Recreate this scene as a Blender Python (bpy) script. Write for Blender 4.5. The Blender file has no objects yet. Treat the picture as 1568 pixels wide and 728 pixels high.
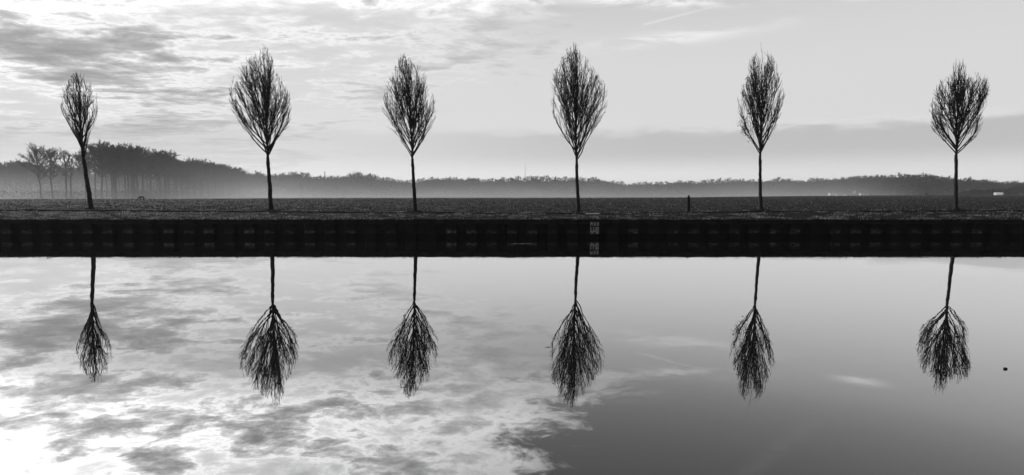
import bpy, bmesh, math, random
import numpy as np
from mathutils import Vector, Matrix, noise as mnoise

R = math.radians
sc = bpy.context.scene
C = sc.collection

# ------------------------------------------------------------------ camera
F, CX, CY = 870.0, 784.0, 364.0
CAM_H, PITCH = 1.8, R(4.53)
cam = bpy.data.cameras.new('camera'); cam.sensor_width = 36; cam.lens = F/1568*36
cam.clip_start = .05; cam.clip_end = 6000
camo = bpy.data.objects.new('camera', cam); C.objects.link(camo)
camo.location = (0, 0, CAM_H); camo.rotation_euler = (R(90)-PITCH, 0, 0)
sc.camera = camo

def P(px, py, Y):
    """point of the photograph's pixel at the depth Y (metres in front of the camera)"""
    u, v = (px-CX)/F, (CY-py)/F
    c, s = math.cos(PITCH), math.sin(PITCH)
    dy, dz = c+v*s, -s+v*c
    k = Y/dy
    return Vector((u*k, Y, CAM_H+dz*k))

sc.view_settings.view_transform = 'Standard'; sc.view_settings.look = 'None'
sc.view_settings.exposure = 0; sc.view_settings.gamma = 1
sc.render.engine = 'CYCLES'
sc.cycles.use_denoising = True
sc.cycles.max_bounces = 6; sc.cycles.volume_bounces = 1; sc.cycles.transparent_max_bounces = 8
sc.cycles.volume_max_steps = 96

# ------------------------------------------------------------------ nodes
class S:
    """a value in a node tree, with arithmetic"""
    def __init__(s, nt, sock): s.nt, s.k = nt, sock
    def m(s, op, *a):
        n = s.nt.nodes.new('ShaderNodeMath'); n.operation = op
        for i, v in enumerate((s,)+a):
            if isinstance(v, S): s.nt.links.new(v.k, n.inputs[i])
            else: n.inputs[i].default_value = v
        return S(s.nt, n.outputs[0])
    def __add__(s, o): return s.m('ADD', o)
    __radd__ = __add__
    def __mul__(s, o): return s.m('MULTIPLY', o)
    __rmul__ = __mul__
    def __sub__(s, o): return s.m('SUBTRACT', o)
    def __rsub__(s, o): return (s*-1)+o
    def __truediv__(s, o): return s.m('DIVIDE', o)
    def sm(s, a, b, lo=0., hi=1.):
        n = s.nt.nodes.new('ShaderNodeMapRange'); n.interpolation_type = 'SMOOTHSTEP'; n.clamp = True
        for i, v in enumerate((s, a, b, lo, hi)):
            if isinstance(v, S): s.nt.links.new(v.k, n.inputs[i])
            else: n.inputs[i].default_value = v
        return S(s.nt, n.outputs[0])
    def gauss(s, c, w):
        d = (s-c)/w
        return ((d*d)*-1).m('EXPONENT')
    def ramp(s, pts):
        """piecewise linear through (x, y)"""
        n = s.nt.nodes.new('ShaderNodeFloatCurve')
        x0, x1 = pts[0][0], pts[-1][0]
        ym = max(p[1] for p in pts)
        c = n.mapping.curves[0]
        while len(c.points) < len(pts): c.points.new(.5, .5)
        for p, (x, y) in zip(c.points, pts):
            p.location = ((x-x0)/(x1-x0), y/ym); p.handle_type = 'AUTO_CLAMPED'
        n.mapping.update()
        t = ((s-x0)*(1/(x1-x0))).m('MAXIMUM', 0.).m('MINIMUM', 1.)
        s.nt.links.new(t.k, n.inputs['Value'])
        return S(s.nt, n.outputs[0])*ym
def mix(a, b, t): return a+(b-a)*t
def comb(nt, x, y, z):
    n = nt.nodes.new('ShaderNodeCombineXYZ')
    for i, v in enumerate((x, y, z)):
        if isinstance(v, S): nt.links.new(v.k, n.inputs[i])
        else: n.inputs[i].default_value = v
    return n.outputs[0]
def noise(nt, vec, scale, detail=4, rough=.55, dist=0., lac=2.):
    n = nt.nodes.new('ShaderNodeTexNoise')
    n.inputs['Scale'].default_value = scale; n.inputs['Detail'].default_value = detail
    n.inputs['Roughness'].default_value = rough; n.inputs['Distortion'].default_value = dist
    n.inputs['Lacunarity'].default_value = lac
    if vec is not None: nt.links.new(vec, n.inputs['Vector'])
    return S(nt, n.outputs[0])

# ------------------------------------------------------------------ light
SUN_AZ, SUN_EL = R(-47), R(18)
sund = Vector((math.sin(SUN_AZ)*math.cos(SUN_EL), math.cos(SUN_AZ)*math.cos(SUN_EL), math.sin(SUN_EL)))
sl = bpy.data.lights.new('sun', 'SUN'); sl.energy = 2.0; sl.angle = R(1.5); sl.color = (1, 1, 1)
so = bpy.data.objects.new('sun', sl); C.objects.link(so)
so.rotation_euler = (-sund).to_track_quat('-Z', 'Y').to_euler(); so.location = (-60, 60, 60)

SEED = 20.1
w = bpy.data.worlds.new('World'); sc.world = w; w.use_nodes = True
nt = w.node_tree; nt.nodes.clear()
out = nt.nodes.new('ShaderNodeOutputWorld'); bg = nt.nodes.new('ShaderNodeBackground')
nt.links.new(bg.outputs[0], out.inputs['Surface'])
tc = nt.nodes.new('ShaderNodeTexCoord')
sp = nt.nodes.new('ShaderNodeSeparateXYZ'); nt.links.new(tc.outputs['Generated'], sp.inputs[0])
dx, dy, dz = (S(nt, o) for o in sp.outputs)
DEG = 180/math.pi
el = dz.m('ARCSINE')*DEG
az = dx.m('ARCTAN2', dy)*DEG
sky = nt.nodes.new('ShaderNodeTexSky'); sky.sky_type = 'NISHITA'; sky.sun_disc = False
sky.sun_elevation = SUN_EL; sky.sun_rotation = SUN_AZ % (2*math.pi); sky.dust_density = 2.0; sky.air_density = 1.0
bw = nt.nodes.new('ShaderNodeRGBToBW'); nt.links.new(sky.outputs[0], bw.inputs[0])
nish = S(nt, bw.outputs[0])*0.10
cosg = dx*sund.x+dy*sund.y+dz*sund.z
ang = cosg.m('MINIMUM', 1.).m('ARCCOSINE')*DEG
glow = ang.gauss(0, 9.)
wide = ang.gauss(0, 42.)
# clear air: grey as a red filter sees it
clear = el.ramp([(0, .84), (3, .80), (7, .75), (12, .73), (16, .67), (19, .52), (22, .41), (26, .33), (40, .22), (90, .10)])
front = dy.sm(-.35, .55, .13, 1.)
clear = clear*front*(nish.m('MINIMUM', 3.)*.04+.94)
# one cloud deck, seen in perspective
den = dz.m('MAXIMUM', 0.)+.055
qx, qy = dx/den, dy/den
n1 = noise(nt, comb(nt, qx*.85+qy*.16, qy*1.15, SEED), 1.0, 10, .60, .25)
n2 = noise(nt, comb(nt, qx*1.1+.35, qy*1.5+.5, 9.1), 4.2, 8, .66, .3)
n3 = noise(nt, comb(nt, qx*.8, qy, 5.), .40, 2, .5, 0.)
slope = dz/dy.m('MAXIMUM', .05)
E = slope.sm(.29, .44)
dens = n1*.66+n2*.26+n3*.12
dens = dens+E*((dens-.52)*.18+(n2-.5)*.20)
warp = (n3-.5)*30.+(n2-.5)*30.+(n1-.5)*24.
edge = el.ramp([(0, 22.), (5, 28.), (9, 42.), (13, 50.), (17, 52.), (21, 53.), (40, 53.)])-48.   # azimuth of the deck's right edge
deck0 = edge-az+warp
deck = deck0.sm(-2., 5.)
inner = deck0.sm(0., 30.)
B = (.68+wide*.03+glow*.25+E*(.86+wide*.8+glow*1.4))*front
vis = el.sm(2.5, 7.5)*(inner*.7+.3)
pat = (dens-E*.030).ramp([(.36, .90), (.44, .93), (.472, 1.04), (.495, 1.16), (.512, 1.32), (.530, 1.10), (.552, .84), (.585, .60), (.64, .44), (.72, .36)])
pat = pat+(pat-1.)*E*.28
skyv = mix(clear, B*mix(1., pat, vis), deck*(dens.sm(.40, .52)*(1.-inner)+inner))
# loose white wisps right of the deck
wn = noise(nt, comb(nt, qx*1.2, qy*2.4, 1.), 1.7, 8, .62, .6)
def wisp(v, a, e, wa, we, tilt=0., amp=.5, lo=.42, hi=.62):
    g = (az-a).gauss(0, wa)*((el-e)-(az-a)*tilt).gauss(0, we)
    return v+g*wn.sm(lo, hi)*amp
skyv = wisp(skyv, 15.5, 14.3, 8., .6, .06, .22)
skyv = wisp(skyv, -1., 17.6, 7., 1.2, .05, .30)
skyv = wisp(skyv, 13., 17.6, 7.5, .5, -.08, .40)
skyv = wisp(skyv, 10.5, 19.2, 3.5, .7, 0., .50)
skyv = wisp(skyv, 32., 16.0, 1.7, .28, .0, .36, .34, .5)
skyv = wisp(skyv, 25., 23.5, 4., .9, -.9, .06)
# low stratus banks above the horizon
sn = noise(nt, comb(nt, az*.15, el*.6, 2.), 1.6, 8, .62, .3)
top = (sn-.5)*2.3+5.8
bank = (el-top).sm(.75, -.65)*(el-2.2).sm(-.8, 1.8)*az.sm(-22., 16., .35, 1.)*front
skyv = skyv*(1.-bank*.27)
rim = (el-top).gauss(.25, .3)*az.sm(10., 34.)*.07
skyv = skyv+rim
lowwhite = el.gauss(1.6, 1.5)*.07*front
skyv = skyv+lowwhite
# contrail: a thin straight band of a great circle
a0, e0, a1, e1 = R(12.5), R(15.6), R(18.6), R(16.6)
v0 = Vector((math.sin(a0)*math.cos(e0), math.cos(a0)*math.cos(e0), math.sin(e0)))
v1 = Vector((math.sin(a1)*math.cos(e1), math.cos(a1)*math.cos(e1), math.sin(e1)))
nn = v0.cross(v1).normalized(); 
dist = (dx*nn.x+dy*nn.y+dz*nn.z)*DEG
trail = dist.gauss(0, .10)*az.sm(12.2, 13.2)*az.sm(20.5, 16.)*dy.sm(.5, .6)
skyv = skyv+trail*.10
# below the horizon
skyv = mix(skyv, .25, el.sm(-.3, -4.))
nt.links.new(comb(nt, skyv, skyv, skyv), bg.inputs['Color'])
bg.inputs['Strength'].default_value = 1.0

# ------------------------------------------------------------------ materials
def mat(name, col, rough=.8, var=0., scale=8., spec=.3, trans=0., metal=0.):
    m = bpy.data.materials.new(name); m.use_nodes = True
    t = m.node_tree; b = t.nodes['Principled BSDF']
    b.inputs['Roughness'].default_value = rough; b.inputs['Metallic'].default_value = metal
    b.inputs['Specular IOR Level'].default_value = spec
    if var:
        co = t.nodes.new('ShaderNodeTexCoord')
        n = noise(t, co.outputs['Object'], scale, 6, .6)
        v = n.sm(.3, .7, col*(1-var), col*(1+var))
        t.links.new(comb(t, v, v, v), b.inputs['Base Color'])
    else: b.inputs['Base Color'].default_value = (col, col, col, 1)
    if trans:
        tr = t.nodes.new('ShaderNodeBsdfTranslucent'); tr.inputs[0].default_value = (col*1.3,)*3+(1,)
        mx = t.nodes.new('ShaderNodeMixShader'); mx.inputs[0].default_value = trans
        t.links.new(b.outputs[0], mx.inputs[1]); t.links.new(tr.outputs[0], mx.inputs[2])
        t.links.new(mx.outputs[0], t.nodes['Material Output'].inputs[0])
    return m
M_bark = mat('dark_bark', .035, .9, .4, 14., .15)
M_leaf = mat('withered_leaf', .05, .8, .3, 6., .1, .2)
M_wood = mat('woodland_bark', .045, .95, .3, .5, .05)
M_hedge = mat('evergreen_leaf', .022, .9, .3, .6, .05)
M_white_translucent = mat('translucent_white', .85, .6, 0, 1, .2, .55)  # translucency added so the sun behind brightens the van's box
M_soil = mat('field_soil', .024, .95, .45, 1.3, .05)
M_bankm = mat('bank_turf', .016, .95, .6, 2.2, .05)
M_grass = mat('short_grass', .026, .75, .35, 1.5, .12, .25)
M_straw_glint = mat('dry_glint_grass', .30, .8, .3, 1.5, .12, .4)  # withered blades; the pale tone also paints in backlit highlights
M_crop = mat('young_crop', .031, .8, .4, .35, .08, .25)
M_white = mat('white_paint', .8, .4, .05, 3., .4)
M_black = mat('black_paint', .02, .5, 0, 1, .3)
M_grey = mat('grey_paint', .35, .5, .1, 3., .4)
M_glass = mat('dark_glass', .03, .1, 0, 1, .5)
M_tyre = mat('tyre_rubber', .02, .9)
M_stone = mat('pale_stone', .26, .8, .25, 9.)
M_post = mat('tarred_timber', .018, .85, .4, 12., .15)
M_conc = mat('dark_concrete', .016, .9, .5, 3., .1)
M_plate = mat('weathered_white_enamel', .34, .6, .25, 14., .2)
M_fur = mat('dark_fur', .05, .9, .3, 20., .05)
M_steel = mat('grey_steel', .2, .6, .2, 3.)

# sheet piling: rusty dark steel with dried silt marks low on the outer pans
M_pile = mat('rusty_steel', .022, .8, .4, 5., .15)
t = M_pile.node_tree; b = t.nodes['Principled BSDF']
co = t.nodes.new('ShaderNodeTexCoord'); s_ = t.nodes.new('ShaderNodeSeparateXYZ'); t.links.new(co.outputs['Object'], s_.inputs[0])
x_, y_, z_ = (S(t, o) for o in s_.outputs)
per = noise(t, comb(t, (x_*1.25).m('ROUND'), 0., 0.), 3.1, 0, .5)
stn = noise(t, comb(t, x_*5., 0., z_*14.), 1., 5, .65)
ztop = .27+per*.18
silt = z_.sm(ztop+.04, ztop-.16)*z_.sm(.17, .205)*stn.sm(.36, .72)*y_.sm(.06, .02)*per.sm(.30, .62, .05, 1.)
base_ = noise(t, comb(t, x_*2., y_*2., z_*3.), 1.5, 6, .6).sm(.3, .7, .006, .016)
wet = z_.sm(.19, .16, 1., .45)
v_ = mix(base_*wet, .22, silt*.8)
t.links.new(comb(t, v_, v_, v_), b.inputs['Base Color'])

# water: still, dark, mirror-like at grazing angles
M_water = bpy.data.materials.new('still_water'); M_water.use_nodes = True
t = M_water.node_tree; t.nodes.clear()
o_ = t.nodes.new('ShaderNodeOutputMaterial')
g_ = t.nodes.new('ShaderNodeBsdfGlossy'); g_.inputs['Roughness'].default_value = 0.0; g_.inputs['Color'].default_value = (1, 1, 1, 1)
d_ = t.nodes.new('ShaderNodeBsdfDiffuse'); d_.inputs[0].default_value = (.008, .008, .008, 1)
mx = t.nodes.new('ShaderNodeMixShader')
ge = t.nodes.new('ShaderNodeNewGeometry')
dp = t.nodes.new('ShaderNodeVectorMath'); dp.operation = 'DOT_PRODUCT'
t.links.new(ge.outputs['Incoming'], dp.inputs[0]); t.links.new(ge.outputs['True Normal'], dp.inputs[1])
cosi = S(t, dp.outputs['Value']).m('ABSOLUTE')
refl = cosi.ramp([(0, 1.), (.06, .95), (.10, .90), (.137, .83), (.20, .66), (.27, .48), (.34, .36), (.42, .27), (.6, .12), (1., .05)])
t.links.new(refl.k, mx.inputs[0]); t.links.new(d_.outputs[0], mx.inputs[1]); t.links.new(g_.outputs[0], mx.inputs[2])
t.links.new(mx.outputs[0], o_.inputs[0])
co = t.nodes.new('ShaderNodeTexCoord')
wn_ = noise(t, co.outputs['Object'], 1.6, 3, .5)
bu = t.nodes.new('ShaderNodeBump'); bu.inputs['Strength'].default_value = 1.0; bu.inputs['Distance'].default_value = .0007
t.links.new(wn_.k, bu.inputs['Height']); t.links.new(bu.outputs[0], g_.inputs['Normal'])

# ------------------------------------------------------------------ mesh helpers
class MB:
    def __init__(s): s.v, s.f, s.mi = [], [], []
    def tube(s, pts, rad, sides=4, cap=True, mi=0):
        n = len(pts)
        d = (pts[-1]-pts[0])
        if d.length < 1e-6: return
        d.normalize()
        a = d.orthogonal().normalized(); 
        base = len(s.v)
        for i, p in enumerate(pts):
            tg = (pts[min(i+1, n-1)]-pts[max(i-1, 0)])
            tg = tg.normalized() if tg.length > 1e-9 else d
            e1 = (a-tg*a.dot(tg)).normalized(); e2 = tg.cross(e1)
            for k in range(sides):
                th = 2*math.pi*k/sides
                s.v.append(tuple(p+(e1*math.cos(th)+e2*math.sin(th))*rad[i]))
        for i in range(n-1):
            for k in range(sides):
                k2 = (k+1) % sides
                s.f.append((base+i*sides+k, base+i*sides+k2, base+(i+1)*sides+k2, base+(i+1)*sides+k)); s.mi.append(mi)
        if cap:
            s.f.append(tuple(base+(n-1)*sides+k for k in range(sides))); s.mi.append(mi)
            s.f.append(tuple(base+k for k in reversed(range(sides)))); s.mi.append(mi)
    def box(s, x0, x1, y0, y1, z0, z1, mi=0, top=(0, 0)):
        """box; top = how far the top edges are pulled in along x and y"""
        tx, ty = top; b = len(s.v)
        s.v += [(x0, y0, z0), (x1, y0, z0), (x1, y1, z0), (x0, y1, z0),
                (x0+tx, y0+ty, z1), (x1-tx, y0+ty, z1), (x1-tx, y1-ty, z1), (x0+tx, y1-ty, z1)]
        for f in ((3, 2, 1, 0), (4, 5, 6, 7), (0, 1, 5, 4), (1, 2, 6, 5), (2, 3, 7, 6), (3, 0, 4, 7)):
            s.f.append(tuple(b+i for i in f)); s.mi.append(mi)
    def prism(s, prof, y0, y1, mi=0):
        """x-z outline pushed along y"""
        n = len(prof); b = len(s.v)
        s.v += [(x, y0, z) for x, z in prof]+[(x, y1, z) for x, z in prof]
        s.f.append(tuple(b+i for i in range(n))); s.f.append(tuple(b+n+i for i in reversed(range(n))))
        s.mi += [mi, mi]
        for i in range(n):
            j = (i+1) % n
            s.f.append((b+i, b+n+i, b+n+j, b+j)); s.mi.append(mi)
    def leaf(s, p, size, rnd, mi=0):
        a = Vector((rnd.uniform(-1, 1), rnd.uniform(-1, 1), rnd.uniform(-1, 1))).normalized()*size
        b_ = a.orthogonal()*.6
        b = len(s.v)
        s.v += [tuple(p), tuple(p+a*.5+b_*.5), tuple(p+a), tuple(p+a*.5-b_*.5)]
        s.f.append((b, b+1, b+2, b+3)); s.mi.append(mi)
    def mesh(s, name, mats):
        me = bpy.data.meshes.new(name); me.from_pydata(s.v, [], s.f)
        for m in (mats if isinstance(mats, (list, tuple)) else [mats]): me.materials.append(m)
        if any(s.mi): me.polygons.foreach_set('material_index', s.mi)
        me.update(); return me
    def build(s, name, mats, parent=None, smooth=False):
        me = s.mesh(name, mats)
        if smooth: me.polygons.foreach_set('use_smooth', [True]*len(me.polygons))
        return link(name, me, parent)
def link(name, me, parent=None):
    o = bpy.data.objects.new(name, me); C.objects.link(o)
    if parent: o.parent = parent
    return o
def tag(o, label=None, cat=None, group=None, kind=None):
    if label: o['label'] = label
    if cat: o['category'] = cat
    if group: o['group'] = group
    if kind: o['kind'] = kind
    return o
def empty(name, loc=(0, 0, 0), rz=0):
    o = bpy.data.objects.new(name, None); C.objects.link(o); o.location = loc; o.rotation_euler = (0, 0, rz)
    o.empty_display_size = .2; return o
def bevel(o, wdt, seg=2):
    m = o.modifiers.new('bevel', 'BEVEL'); m.width = wdt; m.segments = seg; m.limit_method = 'ANGLE'; return o
def np_mesh(name, verts, faces, mats, mi=None):
    """verts (n,3); faces (m,k)"""
    me = bpy.data.meshes.new(name); nv, (nf, k) = len(verts), faces.shape
    me.vertices.add(nv); me.vertices.foreach_set('co', verts.astype(np.float32).ravel())
    me.loops.add(nf*k); me.loops.foreach_set('vertex_index', faces.astype(np.int32).ravel())
    me.polygons.add(nf); me.polygons.foreach_set('loop_start', np.arange(0, nf*k, k, dtype=np.int32))
    me.polygons.foreach_set('loop_total', np.full(nf, k, dtype=np.int32))
    for m in (mats if isinstance(mats, (list, tuple)) else [mats]): me.materials.append(m)
    if mi is not None: me.polygons.foreach_set('material_index', mi.astype(np.int32))
    me.update(calc_edges=True); me.validate(); return me

# ------------------------------------------------------------------ terrain
WALL_Y = 22.4
BANK_Y = 26.5
def lerp_tab(x, tab):
    xs, ys = zip(*tab); return np.interp(x, xs, ys)
def zc_of(x):                       # height of the bank's crest
    px = CX+F*np.asarray(x)/BANK_Y
    py = lerp_tab(px, [(-400, 318), (0, 320.6), (200, 321.6), (420, 323.6), (640, 325.0), (800, 326.2), (950, 325.7), (1060, 324.9), (1168, 323.2), (1400, 322.3), (1568, 322.), (2000, 321.)])
    return 1.8-(py-295.)*BANK_Y/F
def crest_of(u):                    # depth at which the field dips away
    return lerp_tab(u, [(-1.2, 86), (-.9, 88), (-.6, 92), (-.42, 103), (-.2, 107), (.15, 112), (.3, 122), (.44, 158), (.6, 205), (.75, 235), (.95, 262), (1.3, 280)])
def sstep(a, b, x):
    t = np.clip((x-a)/(b-a), 0, 1); return t*t*(3-2*t)
def zf(x, y):
    x, y = np.asarray(x, float), np.asarray(y, float)
    zc = zc_of(x*BANK_Y/np.maximum(y, 1)) if False else zc_of(x)
    bank = .745+(zc-.745)*np.clip((y-22.5)/(BANK_Y-22.5), 0, 1)**.9
    after = zc+(.70-zc)*sstep(BANK_Y+.35, 30., y)
    z = np.where(y < BANK_Y, bank, after)
    u = x/np.maximum(y, 1); yc = crest_of(u)
    z = z-1.75*sstep(yc, yc+62, y)*(y > 30)
    z = z-.075*sstep(25.6, 26.2, y)*(1-sstep(26.33, 26.37, y))*(y < 27)      # dark cut edge of the towpath along the crest
    return z
ys = np.concatenate([np.linspace(22.36, 26.2, 34), [26.32, 26.335, 26.35, 26.365, 26.38], np.linspace(26.5, 30, 24), np.geomspace(30.3, 1050, 150)])
us = np.linspace(-1.15, 1.15, 360)
X = us[None, :]*(ys[:, None]+40); Y = np.repeat(ys[:, None], len(us), 1)
rng = np.random.default_rng(3)
Z = zf(X, Y)+rng.normal(0, 1, X.shape)*np.where(Y < 27, .010, .018)*(Y < 140)
V = np.stack([X, Y, Z], -1).reshape(-1, 3)
nr, ncn = len(ys), len(us)
idx = np.arange(nr*ncn).reshape(nr, ncn)
Fq = np.stack([idx[:-1, :-1], idx[:-1, 1:], idx[1:, 1:], idx[1:, :-1]], -1).reshape(-1, 4)
fy = Y[:-1, :-1].ravel()
tag(link('ground', np_mesh('ground', V, Fq, [M_bankm, M_soil], (fy > 27.).astype(int))), kind='structure')

wb = MB(); wb.v = [(-80, 1.5, 0), (80, 1.5, 0), (80, 22.66, 0), (-80, 22.66, 0)]; wb.f = [(0, 1, 2, 3)]; wb.mi = [0]
tag(wb.build('water', M_water), kind='structure')
nb = MB(); nb.box(-80, 80, -40, 1.6, -1.5, .55); tag(nb.build('near_bank', M_bankm), kind='structure')

# ------------------------------------------------------------------ grass and crop (stuff)
def blades(name, x, y, z, h, wd, mats, mi, seed, lean=.5):
    g = np.random.default_rng(seed); n = len(x)
    a = g.uniform(0, np.pi, n); L = g.uniform(0, 2*np.pi, n); lr = h*lean*g.random(n)
    b0 = np.stack([x-np.cos(a)*wd, y-np.sin(a)*wd, z-.01], -1); b1 = np.stack([x+np.cos(a)*wd, y+np.sin(a)*wd, z-.01], -1)
    tp = np.stack([x+np.cos(L)*lr, y+np.sin(L)*lr, z+h], -1)
    v = np.stack([b0, b1, tp], 1).reshape(-1, 3); f = np.arange(3*n).reshape(-1, 3)
    return tag(link(name, np_mesh(name, v, f, mats, mi)), kind='stuff')
def fbm2(x, y, s, seed):
    """cheap value noise on arrays"""
    g = np.random.default_rng(seed); T = g.random((256, 256))
    def val(x, y):
        xi, yi = np.floor(x).astype(int), np.floor(y).astype(int); fx, fy = x-xi, y-yi
        fx, fy = fx*fx*(3-2*fx), fy*fy*(3-2*fy)
        q = lambda i, j: T[(xi+i) % 256, (yi+j) % 256]
        return (q(0, 0)*(1-fx)+q(1, 0)*fx)*(1-fy)+(q(0, 1)*(1-fx)+q(1, 1)*fx)*fy
    return (val(x*s, y*s)+.5*val(x*s*2.1+7, y*s*2.1)+.25*val(x*s*4.3, y*s*4.3+3))/1.75
g = np.random.default_rng(11)
n = 150000
x = g.uniform(-38, 38, n); y = 22.37+5.0*g.random(n)**1.1
patch = fbm2(x, y, 1.1, 5); fine = fbm2(x*.8, y*1.6, 2.6, 6)
keep = (fine > .34) & ((np.abs(y-26.22) > .17) | (g.random(n) < .05))
x, y, patch, fine = x[keep], y[keep], patch[keep], fine[keep]
h = .015+.16*np.clip(fine-.38, 0, 1)*g.random(len(x))+.03*(patch > .58)*g.random(len(x))
# longer tufts round the foot of each tree and of the stake
for tx, ty in ((140, 27.), (415, 27.), (636, 27.), (886, 27.), (1165, 27.), (1464, 27.), (1054, 29.8)):
    k = 260; r_ = np.abs(g.normal(0, .22, k))+.08; a_ = g.uniform(0, 6.28, k)
    x = np.append(x, (tx-CX)/F*ty+np.cos(a_)*r_*1.5); y = np.append(y, ty+np.sin(a_)*r_)
    h = np.append(h, g.uniform(.04, .15, k)*np.exp(-r_)); fine = np.append(fine, np.full(k, .5)); patch = np.append(patch, np.full(k, .5))
dry_glint = (g.random(len(x)) < np.where(fine > .60, .6, .02)*(patch > .42)).astype(int)  # pale blades on the tufts, painting highlights into the turf
blades('grass', x, y, zf(x, y), h, g.uniform(.006, .016, len(x)), [M_grass, M_straw_glint], dry_glint, 12, .9)
# the pale fringe leaning over the wall's cap
n = 14000
x = g.uniform(-38, 38, n); fr = fbm2(x, x*0, .9, 15)
x = x[fr > .36]; n = len(x); y = 22.345+.10*g.random(n)
blades('grass', x, y, zf(x, y)-.025, .02+.11*g.random(n)**2, g.uniform(.006, .014, n), [M_grass, M_straw_glint], (g.random(n) < .30*(fbm2(x, y*0, 1.7, 17) > .5)).astype(int), 16, 1.6)
# field: low winter crop up to its crest
n = 170000
u = g.uniform(-1.15, 1.15, n); yc = crest_of(u)+6
inv = g.uniform(0, 1, n); y = 1/(1/27.4+(1/yc-1/27.4)*inv); x = u*(y+3)
pt = fbm2(x, y, .35, 21); fn = fbm2(x, y*.6, 1.7, 22)
k = fn > .36; x, y, pt, fn, u = x[k], y[k], pt[k], fn[k], u[k]; n = len(x)
sz = .55+y/75.
h = (.03+.10*g.random(n)*pt)*np.minimum(sz, 1.7)
blades('crop', x, y, zf(x, y), h, g.uniform(.012, .035, n)*sz, [M_crop, M_straw_glint], ((g.random(n) < .035) | ((y < 29) & (g.random(n) < .12))).astype(int), 23, .9)

# ------------------------------------------------------------------ canal wall
wall = empty('quay_wall', (0, WALL_Y, 0))
tag(wall, 'long dark steel sheet pile canal wall with pale silt marks above the waterline', 'wall')
m = MB(); x0, n = -44.0, 110
prof = []
PH = (553-500)/1568*0
for i in range(n):
    xs = x0+i*.8
    prof += [(xs-.18, 0.), (xs+.18, 0.), (xs+.27, .2), (xs+.53, .2)]
for (px_, py_) in prof:
    m.v += [(px_, py_, -.6), (px_, py_, .56)]
for i in range(len(prof)-1): m.f.append((2*i, 2*i+2, 2*i+3, 2*i+1)); m.mi.append(0)
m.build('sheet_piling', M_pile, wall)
m = MB()
x = -44.0
rw = random.Random(4)
while x < 44:
    L = 8.0
    m.box(x+.006, x+L-.006, -.05+rw.uniform(-.006, .006), .34, .555, .735+rw.uniform(-.006, .006)); x += L
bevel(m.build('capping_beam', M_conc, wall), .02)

# ------------------------------------------------------------------ kilometre board on the wall
bd = empty('distance_board', P(910.5, 350, 22.33))
tag(bd, 'small weathered white kilometre board with dark marks fixed to the canal wall', 'sign')
cp = P(910.5, 350, 22.33); k_ = 22.33/F*1.003
def rect(mb, xa, xb, ya, yb, y0, y1):   # from the enlarged crop: 24.27 px per photo pixel, origin (896, 334)
    fx = lambda v: (896+v/24.27-910.5)*k_; fz = lambda v: (350-(334+v/24.27))*k_
    mb.box(fx(xa), fx(xb), y0, y1, fz(yb), fz(ya))
b_ = MB(); rect(b_, 180, 525, 135, 620, 0, .02); b_.build('backing_panel', M_black, bd)
b_ = MB(); rect(b_, 190, 510, 335, 592, -.008, -.001); rect(b_, 190, 508, 160, 296, -.008, -.001); b_.build('plate', M_plate, bd)
b_ = MB()
for r_ in ((236, 290, 330, 472), (338, 384, 330, 465), (442, 456, 380, 500), (300, 402, 540, 597), (200, 228, 540, 597),
           (288, 322, 155, 300), (222, 262, 242, 300), (404, 436, 155, 300), (345, 360, 215, 250), (380, 398, 160, 205), (480, 495, 210, 240)):
    rect(b_, *r_, -.012, -.0085)
b_.build('marking', M_black, bd)

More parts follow.
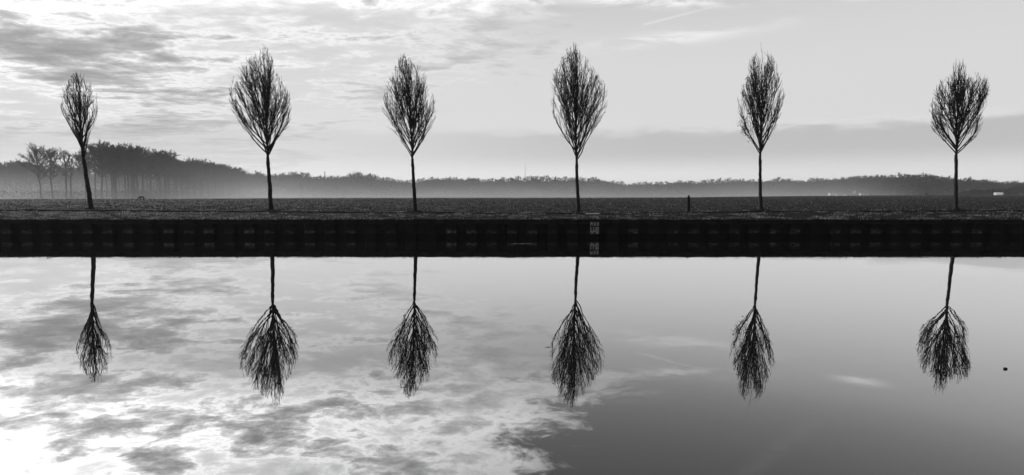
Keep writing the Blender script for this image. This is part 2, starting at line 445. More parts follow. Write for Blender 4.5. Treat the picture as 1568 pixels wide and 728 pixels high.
# ------------------------------------------------------------------ the six bank trees
def poly_at(tab, z):
    zs = [t_[0] for t_ in tab]
    return [float(np.interp(z, zs, [t_[i] for t_ in tab])) for i in range(1, len(tab[0]))]
def curve(p0, p1, bend, k):
    """points from p0 to p1 bowed by bend"""
    return [p0.lerp(p1, i/k)+bend*(4*(i/k)*(1-i/k)) for i in range(k+1)]
def bank_tree(label, Yd, base, trunk_px, axis, env, seed, leaves=0, leafside=0, dense=1.0, r0=.095, tuft=None, slim=1.):
    """base, trunk_px, axis: pixels from the foot to the fork and on to the tip; env: (row, left, right) of the crown"""
    rnd = random.Random(seed)
    bx = P(base[0], base[1], Yd).x; bz = float(zf(bx, Yd)); root = Vector((bx, Yd, bz))
    t_ = empty('bank_tree', root); tag(t_, label, 'tree', 'bare trees in a row on the canal bank')
    L = lambda px, py: P(px, py, Yd)-root
    tp = [L(*q_) for q_ in trunk_px]; tp[0] = Vector((0, 0, -.06))
    fork = tp[-1]
    # trunk
    mb = MB(); pts = []
    K = 18
    seglen = [0]
    for i in range(1, len(tp)): seglen.append(seglen[-1]+(tp[i]-tp[i-1]).length)
    def along(s):
        for i in range(1, len(tp)):
            if s <= seglen[i] or i == len(tp)-1:
                return tp[i-1].lerp(tp[i], (s-seglen[i-1])/(seglen[i]-seglen[i-1]))
    rad = []
    for i in range(K+1):
        f_ = i/K; p = along(f_*seglen[-1])
        p = p+Vector((rnd.uniform(-1, 1), rnd.uniform(-1, 1), 0))*.010*(0 < i < K)
        pts.append(p); rad.append(r0*(1-.33*f_)+.05*math.exp(-f_*22)+rnd.uniform(-.004, .004)+(.014 if i == K-2 else 0))
    mb.tube(pts, rad, 9); mb.build('trunk', M_bark, t_, True)
    # crown
    mb = MB()
    ax = [fork]+[L(*q_) for q_ in axis]
    axt = [(p.z, p.x, p.y) for p in ax]
    et = sorted([(L(0, row).z, L(l_, row).x, L(r_, row).x) for row, l_, r_ in env])
    ztop, zbot = ax[-1].z, fork.z
    H = ztop-zbot
    def axis_at(z): 
        a, b = poly_at(axt, z); return Vector((a, b, z))
    def env_r(z, th):
        l_, r_ = poly_at(et, z); a = axis_at(z).x
        wl, wr = max(a-l_, .03), max(r_-a, .03); c = math.cos(th); wl *= slim; wr *= slim
        return (wr if c > 0 else wl)*abs(c)+(wl+wr)*.5*(1-abs(c))
    # leader
    k = 22; lp = [axis_at(zbot+H*i/k)+Vector((rnd.uniform(-1, 1), rnd.uniform(-1, 1), 0))*.025*(0 < i) for i in range(k+1)]
    mb.tube(lp, [r0*.55*(1-i/k)**1.1+.004 for i in range(k+1)], 6)
    limbs = [(lp, r0*.5, None, 0.)]
    NL = int(40*dense)
    for i in range(NL):
        f_ = i/(NL-1)
        th = i*2.39996+rnd.uniform(-.35, .35)
        zs = zbot+H*(.0+.48*f_**1.25)+rnd.uniform(0, .12)
        ze = zbot+H*min(.97, (.36+.56*f_+rnd.uniform(-.09, .12)))
        ze = max(ze, zs+H*.16)
        fr = rnd.uniform(.80, .95) if rnd.random() < .62 else rnd.uniform(.35, .8)
        re = env_r(ze, th)*fr
        p0 = axis_at(zs); pts = []; kk = 11
        wob1, wob2 = rnd.uniform(0, 6), rnd.uniform(0, 6)
        curl = rnd.uniform(-.22, .22)
        for j in range(kk+1):
            t = j/kk
            z = zs+(ze-zs)*t
            rr = re*(1-(1-t)**1.5)
            rr = min(rr, env_r(z, th)*.97+.02)
            a2 = th+curl*t
            c = axis_at(z)
            c = p0.lerp(c, min(1, t*2)); c.z = z
            wv = .035*t
            pts.append(c+Vector((math.cos(a2)*rr+wv*math.sin(wob1+t*7), math.sin(a2)*rr+wv*math.sin(wob2+t*6), 0)))
        rl = r0*(.30-.13*f_)*rnd.uniform(.85, 1.1)
        mb.tube(pts, [rl*(1-t_/kk)**.8+.0045 for t_ in range(kk+1)], 5)
        limbs.append((pts, rl, th, f_))
    def inside(p, s=1.0):
        a = axis_at(p.z); d = Vector((p.x-a.x, p.y-a.y)); th = math.atan2(d.y, d.x)
        return d.length <= env_r(p.z, th)*s and p.z < ztop
    up = Vector((0, 0, 1))
    tips = []; cells = {}
    for pts, rl, th, f_ in limbs:
        k = len(pts)-1; leng = sum((pts[i+1]-pts[i]).length for i in range(k))
        ns = int(leng/(.085 if th is not None else .26)*dense)
        rmax = max(env_r(zbot+H*.35, 0), env_r(zbot+H*.35, 3.14))
        for i in range(ns):
            t = rnd.uniform(.16, 1.0) if th is not None else rnd.uniform(.30, 1.)
            j = min(int(t*k), k-1); p = pts[j].lerp(pts[j+1], t*k-j)
            tg = (pts[j+1]-pts[j]).normalized()
            if rnd.random() > .12+.88*min(1, (env_r(p.z, 0)+env_r(p.z, 3.14))*.5/rmax)**1.3: continue
            ck = (int(p.x*4.5), int(p.y*4.5), int(p.z*4.5))
            if cells.get(ck, 0) >= 3: continue
            cells[ck] = cells.get(ck, 0)+1
            sd = tg.orthogonal().normalized(); sd.rotate(Matrix.Rotation(rnd.uniform(0, 6.283), 3, tg))
            ln = rnd.uniform(.40, 1.45)*(1.1-.55*t)
            dr = (tg+sd*rnd.uniform(.20, .46)).normalized()
            e = p+dr*ln+up*ln*.16
            tries = 0
            while not inside(e, .98) and tries < 4: ln *= .62; e = p+dr*ln+up*ln*.16; tries += 1
            bend = -up*ln*.05+Vector((rnd.uniform(-1, 1), rnd.uniform(-1, 1), 0))*ln*.05
            sp_ = curve(p, e, bend, 4)
            r1 = .0108*(1-.35*t)*rnd.uniform(.8, 1.2)
            mb.tube(sp_, [r1*(1-.6*q_/4) for q_ in range(5)], 3, False)
            tips.append(e)
            for q_ in range(int(ln*6.)):
                s2 = rnd.uniform(.2, 1.); jj = min(int(s2*4), 3); p2 = sp_[jj].lerp(sp_[jj+1], s2*4-jj)
                d2 = (dr+Vector((rnd.uniform(-1, 1), rnd.uniform(-1, 1), rnd.uniform(-.4, .6)))*.52+up*.15).normalized()
                l2 = rnd.uniform(.12, .42)
                e2 = p2+d2*l2
                if not inside(e2, 1.02): l2 *= .4; e2 = p2+d2*l2
                mb.tube([p2, p2.lerp(e2, .5)+Vector((rnd.uniform(-1, 1), rnd.uniform(-1, 1), 0))*.012, e2+up*.03], [.0074, .0062, .0044], 3, False)
                tips.append(e2)
    # a few stray shoots past the outline
    for i in range(170):
        p = rnd.choice(tips); mb.tube([p, p+Vector((rnd.uniform(-.07, .07), rnd.uniform(-.07, .07), rnd.uniform(.10, .24)))], [.005, .0035], 3, False)
    # withered leaves still hanging
    cand = [p for p in tips if (leafside == 0 or (p.x-axis_at(p.z).x)*leafside > -.12)]
    for i in range(leaves):
        mb.leaf(rnd.choice(cand)+Vector((rnd.uniform(-.03, .03),)*3), rnd.uniform(.05, .095), rnd, 1)
    if tuft:                      # low clump of leaves the photo shows on one side
        tl = L(*tuft)
        cand = sorted(tips, key=lambda p: (p.x-tl.x)**2+(p.z-tl.z)**2*.5)[:70]
        for i in range(260): mb.leaf(rnd.choice(cand)+Vector((rnd.gauss(0, .06), rnd.gauss(0, .1), rnd.gauss(0, .09))), rnd.uniform(.05, .085), rnd, 1)
    mb.build('crown', [M_bark, M_leaf], t_)
    return t_
bank_tree('slimmest bare tree, trunk leaning left before the misty wood', 27.0, (140, 320), [(140, 320), (136, 293), (131, 263), (128, 243)],
          [(124, 205), (121, 165), (118, 135), (115.5, 109)],
          [(243, 127, 129), (235, 122, 135), (210, 108, 140), (185, 99, 144), (165, 97, 146), (150, 99, 147), (140, 103, 145), (125, 108, 134), (115, 112, 124), (108, 115, 117)], 21, 40, 0, .80, .104)
bank_tree('tall bare tree with a full oval crown, right of the end of the dark wood', 27.0, (415, 323), [(415, 323), (413.5, 290), (411, 255), (410, 241)],
          [(408, 205), (406, 150), (404, 105), (402, 66)],
          [(241, 409, 411), (230, 395, 421), (214, 384, 431), (192, 362, 442), (165, 355, 444), (142, 354, 442), (115, 363, 430), (96, 379, 420), (76, 393, 413), (66, 400, 404)], 52, 60, 0, 1.08, .106)
bank_tree('bare tree whose crown bulges at mid height, between the full oval tree and the board', 27.0, (636, 324), [(636, 324), (634, 290), (632.5, 262), (631.5, 244)],
          [(630, 200), (627, 150), (622, 115), (616, 84)],
          [(244, 630, 633), (229, 617, 645), (214, 600, 655), (195, 588, 664), (175, 585, 671), (156, 585, 669), (137, 588, 662), (121, 598, 655), (98, 606, 640), (84, 612, 620)], 33, 130, -1, 1.0, .095)
bank_tree('tallest bare tree, its pointed crown above the white kilometre board', 27.0, (886, 325), [(886, 325), (885, 300), (883, 265), (883, 246)],
          [(882, 205), (881, 150), (880, 105), (878, 65)],
          [(246, 882, 884), (234, 874, 890), (221, 864, 895), (205, 851, 907), (184, 848, 921), (164, 844, 930), (143, 841, 932), (122, 842, 923), (102, 852, 907), (81, 859, 895), (65, 876, 880)], 44, 180, -1, 1.08, .095)
bank_tree('narrow bare tree with withered leaves, just right of the black stake', 27.0, (1165, 322), [(1165, 322), (1164, 290), (1164, 255), (1164, 238)],
          [(1165, 200), (1166, 150), (1167, 110), (1167, 75)],
          [(238, 1163, 1165), (223, 1142, 1174), (206, 1132, 1181), (189, 1129, 1189), (169, 1128, 1196), (149, 1131, 1201), (129, 1138, 1196), (110, 1145, 1190), (90, 1148, 1187), (75, 1160, 1172)], 58, 240, -1, 1.0, .085, (1136, 210))
bank_tree('bare tree with a forked twin-topped crown, nearest the distant white van', 27.0, (1464, 320), [(1464, 320), (1463.5, 290), (1464, 255), (1464, 237)],
          [(1465, 200), (1467, 150), (1468, 120), (1469, 92)],
          [(237, 1463, 1465), (226, 1447, 1481), (211, 1434, 1498), (192, 1427, 1503), (177, 1428, 1504), (159, 1427, 1509), (140, 1433, 1512), (126, 1439, 1508), (111, 1452, 1482), (92, 1464, 1476)], 66, 50, 0, 1.0, .088, None, .88)

# ------------------------------------------------------------------ stake, slab, drift
p = P(1054, 325, 29.8); gz = float(zf(p.x, 29.8)); top = P(1054, 299, 29.8).z
st = empty('marker_post', (p.x, 29.8, gz)); tag(st, 'lone black pointed wooden stake standing in the field edge', 'post')
hh = top-gz; m = MB()
m.tube([Vector((0, 0, -.05)), Vector((.004, 0, hh*.4)), Vector((0, 0, hh*.78)), Vector((0, 0, hh*.80))], [.085, .083, .080, .074], 10)
bevel(m.build('shaft', M_post, st, True), .004)
m = MB(); m.tube([Vector((0, 0, hh*.80)), Vector((0, 0, hh*.93)), Vector((0, 0, hh))], [.072, .058, .030], 10); m.build('point', M_post, st, True)

sp_ = P(908, 328.2, 25.6); gz = float(zf(sp_.x, 25.6))
m = MB(); m.box(-.31, .31, -.16, .16, -.05, .006, 0, (.01, .004)); o = bevel(m.build('stone_slab', M_stone), .008)
o.location = (sp_.x, 25.6, gz+.02); o.rotation_euler = (R(3), R(-.6), R(4)); tag(o, 'flat pale stone slab lying in the bank grass above the kilometre board', 'slab')

def twig(name, px, py, ln, r, label, seed, m_, rz=0, hgt=.0, segs=7):
    """a stick afloat: lies on the water where the pixel's sight line meets it"""
    d = P(px, py, 10)-camo.location; k = -CAM_H/d.z; q_ = camo.location+d*k
    rnd = random.Random(seed); mb = MB()
    pts = [Vector(((i/segs-.5)*ln, rnd.uniform(-1, 1)*ln*.03, r*.35+hgt*rnd.random())) for i in range(segs+1)]
    mb.tube(pts, [r*(.5+.5*math.sin(math.pi*(i+.6)/(segs+1.2))) for i in range(segs+1)], 6)
    j = segs//2
    mb.tube([pts[j], pts[j]+Vector((ln*.10, ln*.06, .02+hgt))], [r*.6, r*.3], 5)
    o = mb.build(name, m_, None, True); o.location = (q_.x, q_.y, 0); o.rotation_euler = (0, 0, rz); tag(o, label, 'driftwood'); return o
twig('floating_branch', 800, 373.5, .70, .007, 'pale thin branch afloat below the canal wall', 3, M_stone, R(2), .008)
twig('floating_twig', 840, 532, .085, .003, 'tiny dark twig floating beside the tallest tree reflection', 5, M_bark, R(8))
# dark lump afloat at the right
d = P(1539, 565.5, 10)-camo.location; k = -CAM_H/d.z; q_ = camo.location+d*k
bm = bmesh.new(); bmesh.ops.create_icosphere(bm, subdivisions=3, radius=.016)
for v in bm.verts:
    nz = mnoise.noise(v.co*60)*.004
    v.co = Vector((v.co.x*1.05, v.co.y*.9, v.co.z*.7))*(1+nz*18)
    if v.co.x > .012: v.co.x += .006
me = bpy.data.meshes.new('floating_husk'); bm.to_mesh(me); bm.free(); me.materials.append(M_post)
o = link('floating_husk', me); o.location = (q_.x, q_.y, .007); tag(o, 'small black husk floating alone on the water at right', 'debris')

# ------------------------------------------------------------------ woodland trees (bare, seen through mist)
def wood_proto(seed, H, clear, spread, nl, tw=.028, per=7, per2=5, lean=0.):
    rnd = random.Random(seed); tr, cr = MB(), MB(); up = Vector((0, 0, 1))
    k = 10; r0 = .013*H+.03
    tp = []
    off = Vector((0, 0, 0))
    for i in range(k+1):
        tp.append(Vector((off.x+lean*i/k, off.y, H*.82*i/k))); off += Vector((rnd.uniform(-1, 1), rnd.uniform(-1, 1), 0))*.011*H
    tr.tube(tp, [r0*(1-.8*i/k)+.03 for i in range(k+1)], 7)
    lim = []
    for i in range(nl):
        f_ = i/(nl-1); z = H*(clear+(.80-clear)*f_)
        j = min(int(z/(H*.82)*k), k-1); p = tp[j].lerp(tp[j+1], z/(H*.82)*k-j)
        th = i*2.4+rnd.uniform(-.5, .5)
        elv = R(rnd.uniform(18, 46)+36*f_)
        ln = spread*H*(.40+.60*math.sin(math.pi*min(1, f_*.72+.28)))*rnd.uniform(.75, 1.2)
        d = Vector((math.cos(th)*math.cos(elv), math.sin(th)*math.cos(elv), math.sin(elv)))
        pts = [p+d*ln*(q_/6)+up*ln*.10*(q_/6)**2+Vector((rnd.uniform(-1, 1), rnd.uniform(-1, 1), rnd.uniform(-1, 1)))*.035*ln*(q_ > 0) for q_ in range(7)]
        cr.tube(pts, [r0*.42*(1-.85*q_/6)+.012 for q_ in range(7)], 4, False); lim.append((pts, ln))
    for pts, ln in lim:
        for i in range(per):
            t = rnd.uniform(.3, 1); j = min(int(t*6), 5); p = pts[j].lerp(pts[j+1], t*6-j)
            d = ((pts[j+1]-pts[j]).normalized()+Vector((rnd.uniform(-1, 1), rnd.uniform(-1, 1), rnd.uniform(-.6, .9)))*.8).normalized()
            l2 = ln*rnd.uniform(.28, .55)*(1.1-.4*t)
            s = curve(p, p+d*l2+up*l2*.1, Vector((rnd.uniform(-1, 1), rnd.uniform(-1, 1), 0))*l2*.06, 3)
            cr.tube(s, [tw*1.5, tw*1.3, tw*1.1, tw*.8], 3, False)
            for q_ in range(per2):
                t2 = rnd.uniform(.25, 1); jj = min(int(t2*3), 2); p2 = s[jj].lerp(s[jj+1], t2*3-jj)
                d2 = (d+Vector((rnd.uniform(-1, 1), rnd.uniform(-1, 1), rnd.uniform(-.7, .9)))*.9).normalized()
                cr.tube([p2, p2+d2*l2*rnd.uniform(.3, .6)], [tw, tw*.6], 3, False)
    return tr.mesh('trunk', M_wood), cr.mesh('crown', M_wood)
tall = [wood_proto(100+i, 20., .42+.06*(i % 3), .25+.05*(i % 2), 18+i % 3, .048, 11, 10) for i in range(5)]
wide = [wood_proto(200+i, 20., .36, .29, 20, .036, 11, 10) for i in range(3)]
thin = [wood_proto(300+i, 20., .40, .16, 14, .034, 9, 7, .5) for i in range(3)]
low = [wood_proto(400+i, 20., .16, .32, 16, .05, 8, 6) for i in range(3)]
GW = 'bare trees of the misty wood on the left'
LW = 'bare tall-trunked tree among the crowded wood behind the mist at left'
def place(proto, px, D, H, rz, label, group, name='woodland_tree', sx=1.):
    x = (px-CX)/F*D; t_ = empty(name, (x, D, float(zf(x, D))-.1), rz)
    t_.scale = (H/20.*sx, H/20.*sx, H/20.)
    link('trunk', proto[0], t_); link('crown', proto[1], t_)
    return tag(t_, label, 'tree', group)
def top_h(py, D): return 1.8+(295.-py)*D/F+1.15
rnd = random.Random(77)
iso = [(66, 213, 222, wide[0], 'broad bare tree with an open crown, leftmost big tree before the misty wood'),
       (83, 216, 223, wide[1], 'bare tree with branches entwined with the leftmost big tree'),
       (103, 216, 219, thin[0], 'thin tall bare tree left of the slim leaning bank tree'),
       (111, 222, 224, thin[1], 'wispy thin bare tree closest left of the leaning bank tree crown'),
       (158, 214, 215, wide[2], 'broad round-crowned bare tree just right of the leaning bank tree'),
       (178, 219, 222, thin[2], 'slender straight bare tree at the left end of the dense wood edge')]
for i, (px, D, py, pr, lb) in enumerate(iso): place(pr, px, D, top_h(py, D), i*1.3, lb, None)
# the wood's edge runs away from the camera
A, B = Vector((-148., 215.)), Vector((-205., 432.))
for row, (off, cnt) in enumerate(((0, 40), (-9, 34), (-19, 30))):
    for i in range(cnt):
        q_ = A.lerp(B, (i+.5*(row % 2)+rnd.uniform(-.3, .3))/cnt)
        D = q_.y+rnd.uniform(-2, 2); x = q_.x+off*(.55 if D < 250 else 1)+rnd.uniform(-2.2, 2.2)
        px = CX+F*x/D
        H = 21.2*rnd.uniform(.86, 1.08)
        place(tall[rnd.randrange(5)], px, D, H, rnd.uniform(0, 6.28), LW, GW)
for i in range(70):                                             # deeper trees behind the isolated ones
    px = rnd.uniform(-60, 215); D = rnd.uniform(318, 400)
    place((tall+low)[rnd.randrange(8)], px, D, top_h((248 if px < 55 else 255)+rnd.uniform(-5, 6), D), rnd.uniform(0, 6.28), LW, GW)
# the long far treeline
prof = [(-80, 262), (300, 262), (375, 261), (430, 264), (460, 262), (480, 266), (520, 267), (545, 262), (580, 268), (615, 272), (640, 273), (660, 269), (700, 270), (760, 271), (800, 270), (835, 268), (870, 270), (900, 270), (930, 275), (960, 279), (985, 277),
        (1005, 275), (1022, 278), (1040, 276), (1062, 276), (1090, 273), (1120, 272), (1160, 274), (1195, 271), (1231, 274), (1261, 270), (1300, 270), (1322, 266), (1346, 267), (1388, 264), (1407, 264), (1429, 267), (1465, 271), (1498, 272), (1520, 275), (1553, 276), (1660, 274)]
tl = [wood_proto(500+i, 20., .22+.06*(i % 3), .29, 17, .055, 9, 8) for i in range(5)]
px = 350.
while px < 1620:
    D = rnd.uniform(462, 486); py = float(np.interp(px, *zip(*prof)))
    H = top_h(py, D)*rnd.uniform(.90, 1.05)
    pr = tl[rnd.randrange(5)]
    place(pr, px, D, H, rnd.uniform(0, 6.28), 'small bare tree in the long hazy treeline beyond the field', 'bare trees of the far hazy treeline', 'treeline_tree', rnd.uniform(.95, 1.5))
    px += rnd.uniform(5.5, 9.)
# one pointed conifer above the treeline
m = MB(); cf = empty('conifer', ((499-CX)/F*460, 460, -1.1)); tag(cf, 'narrow pointed conifer poking above the far hazy treeline', 'tree')
hh = top_h(262.5, 460); m.tube([Vector((0, 0, 0)), Vector((0, 0, hh))], [.3, .03], 6); m.build('trunk', M_wood, cf)
m = MB(); rr = random.Random(9)
for i in range(340):
    f_ = rr.random()**.7; z = hh*(.2+.8*f_); a = rr.uniform(0, 6.28); l_ = 1.7*(1-f_)+.25
    m.tube([Vector((0, 0, z)), Vector((math.cos(a)*l_, math.sin(a)*l_, z-.25*l_))], [.10, .05], 3, False)
m.build('crown', M_wood, cf)
# the mass of wood behind: too far and too close-set to tell trees apart
g = np.random.default_rng(31); n = 210000
x = g.uniform(-640, 560, n); y = g.uniform(466, 540, n)
pxs = CX+F*x/y
tp_ = 1.8+(295.-lerp_tab(pxs, prof))*y/F+1.15
tr_ = fbm2(x, y*0+x*.03, .18, 41)
zz = g.random(n)**.85*(tp_-1.5)*(.60+.42*tr_)-1.
sz = g.uniform(.5, 1.35, n)
dv = g.normal(0, 1, (n, 3)); dv /= np.linalg.norm(dv, axis=1)[:, None]; ev = np.cross(dv, g.normal(0, 1, (n, 3))); ev /= np.linalg.norm(ev, axis=1)[:, None]
c_ = np.stack([x, y, zz], -1)
v = np.stack([c_-dv*sz[:, None], c_+ev*sz[:, None]*.45, c_+dv*sz[:, None], c_-ev*sz[:, None]*.45], 1).reshape(-1, 3)
tag(link('far_woods', np_mesh('far_woods', v, np.arange(4*n).reshape(-1, 4), M_wood)), kind='stuff')
# undergrowth inside the left wood
n = 62000
t1 = g.random(n)**.7; x = -150-57*t1-g.random(n)**1.3*(60+150*t1)+2; y = 222+215*t1+g.uniform(-3, 3, n)
far_ = g.random(n) < .35; x = np.where(far_, g.uniform(-480, -190, n), x); y = np.where(far_, g.uniform(385, 440, n), y)
zz = g.random(n)**1.2*np.where(far_, 19., 2.+18.*(.5+.5*fbm2(x, y, .08, 44))*np.clip(t1*1.9-.25, .12, .92))-1.1
sz = g.uniform(.25, .7, n)
dv = g.normal(0, 1, (n, 3)); dv /= np.linalg.norm(dv, axis=1)[:, None]; ev = np.cross(dv, g.normal(0, 1, (n, 3))); ev /= np.linalg.norm(ev, axis=1)[:, None]
c_ = np.stack([x, y, zz], -1)
v = np.stack([c_-dv*sz[:, None], c_+ev*sz[:, None]*.4, c_+dv*sz[:, None], c_-ev*sz[:, None]*.4], 1).reshape(-1, 3)
tag(link('undergrowth', np_mesh('undergrowth', v, np.arange(4*n).reshape(-1, 4), M_wood)), kind='stuff')

# ------------------------------------------------------------------ dark hedge and trees at the far right
def bush(px, py, D, wpx, seed, label, name='shrub', cat='shrub'):
    rr = random.Random(seed); x = (px-CX)/F*D; z0 = float(zf(x, D)); H = P(px, py, D).z-z0; W = wpx*D/F*.5
    o = empty(name, (x, D, z0)); tag(o, label, cat, 'dark shrubs along the hedge at far right' if name == 'shrub' else None)
    m = MB(); ms = MB()
    for i in range(6): 
        a = rr.uniform(0, 6.28); ms.tube([Vector((0, 0, -.1)), Vector((math.cos(a)*W*.3, math.sin(a)*W*.3, H*.5))], [.10, .05], 5)
    ms.build('stem', M_wood, o)
    cl = [(Vector((rr.uniform(-.6, .6)*W, rr.uniform(-.6, .6)*W, H*rr.uniform(.25, .78))), rr.uniform(.25, .45)) for i in range(9)]
    for i in range(1500):
        c, s = rr.choice(cl); d = Vector((rr.gauss(0, 1), rr.gauss(0, 1), rr.gauss(0, 1))).normalized()*rr.random()**.5
        p = c+Vector((d.x*W*s*1.4, d.y*W*s*1.4, d.z*H*s*.75))
        if p.z < .1 or p.z > H: continue
        m.leaf(p, rr.uniform(.35, .8), rr)
    m.build('foliage', M_hedge, o)
for i, (px, py, wp) in enumerate([(1474, 294, 14), (1484, 292.5, 15), (1495, 290, 17), (1507, 290.5, 16), (1518, 289, 17), (1531, 288.5, 18), (1543, 288, 18), (1554, 286, 18), (1582, 284, 22), (1600, 286, 22)]):
    bush(px, py, 310+rnd.uniform(-5, 5), wp*1.25, 600+i, 'low dark shrub in the hedge behind the white van')
bush(1568, 270.5, 305, 36, 640, 'tall dark bushy tree at the right edge of the photo', 'bushy_tree', 'tree')

# ------------------------------------------------------------------ masts and poles
def mast(name, px, pytop, D, r, label, cat='mast', arms=0):
    x = (px-CX)/F*D; z0 = float(zf(x, D)); H = P(px, pytop, D).z-z0
    o = empty(name, (x, D, z0)); tag(o, label, cat)
    m = MB()
    if arms == 0:
        m.tube([Vector((0, 0, -.2)), Vector((0, 0, H))], [r, r*.75], 8); m.build('shaft', M_post, o)
        m = MB(); m.box(-r*3, r*3, -r, r, H-.5, H-.3); m.build('crossbar', M_post, o)
    else:
        for q_ in range(3):
            a = q_*2.094; e = Vector((math.cos(a), math.sin(a), 0))
            m.tube([e*r, e*r*.4+Vector((0, 0, H*.85))], [.07, .05], 5)
            for z in range(16):
                f0, f1 = z/16, (z+1)/16; a2 = a+2.094; e2 = Vector((math.cos(a2), math.sin(a2), 0))
                m.tube([e*r*(1-.6*f0)+Vector((0, 0, H*.85*f0)), e2*r*(1-.6*f1)+Vector((0, 0, H*.85*f1))], [.035, .035], 4)
        m.build('lattice', M_steel, o)
        m = MB(); m.tube([Vector((0, 0, H*.84)), Vector((0, 0, H))], [.14, .05], 6); m.build('antenna', M_steel, o)
mast('radio_mast', 804, 249, 640, .8, 'thin radio mast rising faintly above the far treeline at centre', 'mast', 3)
mast('utility_pole', 462, 284, 330, .14, 'thin dark pole standing in the mist before the far treeline', 'pole')

# ------------------------------------------------------------------ far vehicles
def wheel(o, x, y, r=.34):
    m = MB(); m.tube([Vector((x, y-.1, r)), Vector((x, y+.1, r))], [r, r], 14); wv = m.build('wheel', M_tyre, o)
    m = MB(); m.tube([Vector((x, y-.115, r)), Vector((x, y-.105, r))], [r*.55, r*.5], 12); m.build('rim', M_grey, wv)
def vehicle(name, px, D, rz, label, kind, paint, cat, group=None):
    x = (px-CX)/F*D; o = empty(name, (x, D, float(zf(x, D))), rz); tag(o, label, cat, group)
    if kind == 'van':
        m = MB(); m.box(-2.3, 2.1, -1.05, 1.05, .75, 2.95, 0, (.02, .03)); bevel(m.build('cargo_box', paint, o), .06)
        m = MB(); m.prism([(2.13, .45), (3.9, .45), (3.9, 1.15), (3.55, 1.35), (2.95, 2.15), (2.13, 2.2)], -.98, .98); bevel(m.build('cab', M_grey, o), .05)
        m = MB(); m.prism([(2.4, 1.4), (3.4, 1.4), (2.93, 2.05), (2.4, 2.08)], -.995, -.983); m.build('window', M_glass, o)
        m = MB(); m.box(-2.5, 2.12, -.9, .9, .45, .74); m.build('chassis', M_black, o)
        xs = (-1.5, 3.0); w_ = .9
    elif kind == 'trailer':
        m = MB(); m.prism([(-2.7, .5), (2.7, .5), (2.8, 1.2), (2.5, 2.25), (-2.6, 2.25), (-2.8, 1.3)], -1.05, 1.05); bevel(m.build('body', paint, o), .08)
        m = MB()
        for a in (-1.8, 0., 1.5): m.box(a-.45, a+.45, -1.062, -1.053, 1.35, 1.85)
        m.build('window', M_glass, o)
        m = MB(); m.tube([Vector((2.75, 0, .55)), Vector((4.0, 0, .5))], [.05, .05], 6); m.build('tow_bar', M_black, o)
        xs = (-.3,); w_ = .95
    else:
        m = MB(); m.prism([(-2.1, .35), (2.1, .35), (2.15, .75), (1.25, .92), (-2.1, .98)], -.85, .85); bevel(m.build('body', paint, o), .06)
        m = MB(); m.prism([(-1.75, .97), (1.05, .93), (.45, 1.46), (-1.25, 1.48)], -.76, .76); bevel(m.build('cabin', paint, o), .05)
        m = MB(); m.prism([(-1.45, 1.02), (.8, 1.0), (.38, 1.38), (-1.15, 1.4)], -.775, -.763); m.build('window', M_glass, o)
        m = MB(); m.prism([(-1.45, 1.02), (.8, 1.0), (.38, 1.38), (-1.15, 1.4)], .763, .775); m.build('window', M_glass, o)
        m = MB(); m.box(2.12, 2.17, -.7, -.45, .6, .74); m.build('headlight', M_white, o)
        m = MB(); m.box(2.12, 2.17, .45, .7, .6, .74); m.build('headlight', M_white, o)
        xs = (-1.3, 1.35); w_ = .8
    for a in xs:
        for b in (-w_, w_): wheel(o, a, b)
    return o
vehicle('box_van', 1527, 288, 0, 'white box van parked before the dark hedge at far right', 'van', M_white_translucent, 'van').scale = (.80, .8, .8)
GV = 'white vehicles parked beyond the field'
vehicle('parked_van', 1273, 392, R(4), 'white van at the left end of the white vehicles beyond the field', 'van', M_white, 'van', GV).scale = (1, 1, .76)
vehicle('parked_car', 1283.5, 378, R(-6), 'white car close beside the leftmost white van beyond the field', 'car', M_white, 'car', GV)
vehicle('parked_car', 1292, 380, R(80), 'white car seen end-on between the pale frame and the other white car', 'car', M_white, 'car', GV)
vehicle('caravan', 1321, 390, R(2), 'long white caravan at the right end of the white vehicles', 'trailer', M_white, 'caravan', GV)
vehicle('dark_car', 1413, 257, R(86), 'dark car seen end-on alone on the field crest', 'car', M_black, 'car')
x = (1306.5-CX)/F*392; z0 = float(zf(x, 392))
o = empty('pale_frame', (x, 392, z0)); tag(o, 'small pale U-shaped frame standing above the white vehicles', 'frame')
zt, zb = P(1306, 292.2, 392).z-z0, P(1306, 296.8, 392).z-z0
m = MB(); m.box(-.95, -.55, -.12, .12, zb, zt); m.box(.55, .95, -.12, .12, zb, zt); bevel(m.build('upright', M_white, o), .03)
m = MB(); m.box(-.548, .548, -.11, .11, zb, zb+.4); bevel(m.build('crossbar', M_white, o), .03)
m = MB(); m.box(-.12, .12, -.1, .1, -.1, zb-.004); m.build('leg', M_grey, o)

# ------------------------------------------------------------------ small grazing animal
D = 76.; x = (218-CX)/F*D; z0 = float(zf(x, D))
an = empty('grazing_animal', (x, D, z0)); an.scale = (.72,)*3; tag(an, 'small dark grazing deer with head lowered, on the field before the wood', 'deer')
vs = [(.0, 0, .68), (.26, 0, .70), (.46, 0, .66), (-.22, 0, .70), (-.40, 0, .72), (-.54, 0, .60), (-.62, 0, .40), (-.66, 0, .26), (-.76, 0, .14), (-.80, 0, .09),   # 0-9 trunk, neck, head
      (-.24, .10, .50), (-.27, .10, .28), (-.26, .10, .02), (-.24, -.10, .50), (-.23, -.10, .28), (-.30, -.10, .02),   # forelegs
      (.42, .10, .50), (.36, .11, .40), (.50, .11, .24), (.47, .11, .02), (.44, -.10, .50), (.40, -.11, .38), (.54, -.11, .24), (.50, -.11, .02),    # hind legs
      (-.66, .06, .36), (-.70, .11, .42), (-.66, -.06, .36), (-.70, -.11, .42), (.54, 0, .62)]
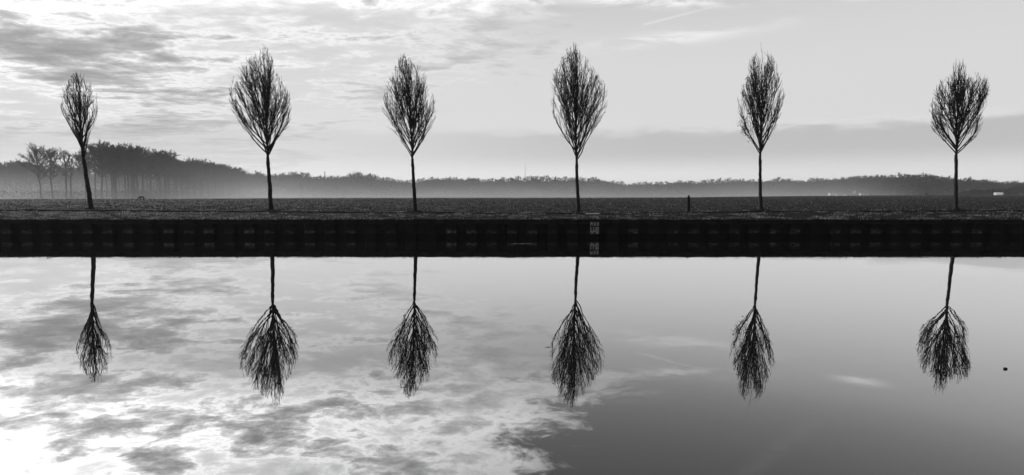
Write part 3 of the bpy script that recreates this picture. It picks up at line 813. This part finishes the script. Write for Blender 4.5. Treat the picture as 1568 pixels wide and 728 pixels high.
es = [(0, 1), (1, 2), (0, 3), (3, 4), (4, 5), (5, 6), (6, 7), (7, 8), (8, 9), (3, 10), (10, 11), (11, 12), (3, 13), (13, 14), (14, 15),
      (2, 16), (16, 17), (17, 18), (18, 19), (2, 20), (20, 21), (21, 22), (22, 23), (7, 24), (24, 25), (7, 26), (26, 27), (2, 28)]
rs = [.155, .150, .125, .165, .125, .075, .06, .07, .045, .03, .065, .03, .022, .065, .03, .022, .085, .05, .028, .022, .085, .05, .028, .022, .025, .018, .025, .018, .035]
me = bpy.data.meshes.new('body'); me.from_pydata(vs, es, []); me.materials.append(M_fur)
ob = link('body', me, an)
sk = ob.modifiers.new('skin', 'SKIN'); me.skin_vertices.new() if not me.skin_vertices else None
for i, r_ in enumerate(rs): me.skin_vertices[0].data[i].radius = (r_, r_)
me.skin_vertices[0].data[0].use_root = True
ob.modifiers.new('sub', 'SUBSURF').render_levels = 1

# ------------------------------------------------------------------ air
def volume(name, x0, x1, y0, y1, z0, z1, build):
    m = MB(); m.box(x0, x1, y0, y1, z0, z1)
    mt = bpy.data.materials.new(name); mt.use_nodes = True; t = mt.node_tree; t.nodes.clear()
    o_ = t.nodes.new('ShaderNodeOutputMaterial'); v = t.nodes.new('ShaderNodeVolumePrincipled')
    v.inputs['Color'].default_value = (.93, .93, .93, 1); v.inputs['Anisotropy'].default_value = .25
    t.links.new(v.outputs[0], o_.inputs['Volume']); build(t, v)
    return tag(m.build(name, mt), kind='stuff')
def even(t, v): v.inputs['Density'].default_value = .00026
volume('haze', -1500, 1500, -70, 1200, -6, 55, even)
def low_mist(t, v):
    co = t.nodes.new('ShaderNodeTexCoord'); s_ = t.nodes.new('ShaderNodeSeparateXYZ'); t.links.new(co.outputs['Object'], s_.inputs[0])
    x, y, z = (S(t, o) for o in s_.outputs)
    prof = ((z+1.)*(-1/5.0)).m('EXPONENT')*z.sm(17.5, 9.)
    nz = noise(t, comb(t, x*.012, y*.012, z*.05), 1., 2, .5).sm(.25, .75, .55, 1.4)
    side = (x/y).sm(.56, .74, 1., .10)*(x/y).sm(-.3, -.7, 1., 1.7)
    dd = prof*nz*side*y.sm(120., 165.)*.0028
    t.links.new(dd.k, v.inputs['Density'])
volume('mist', -700, 650, 118, 488, -3.5, 18, low_mist)
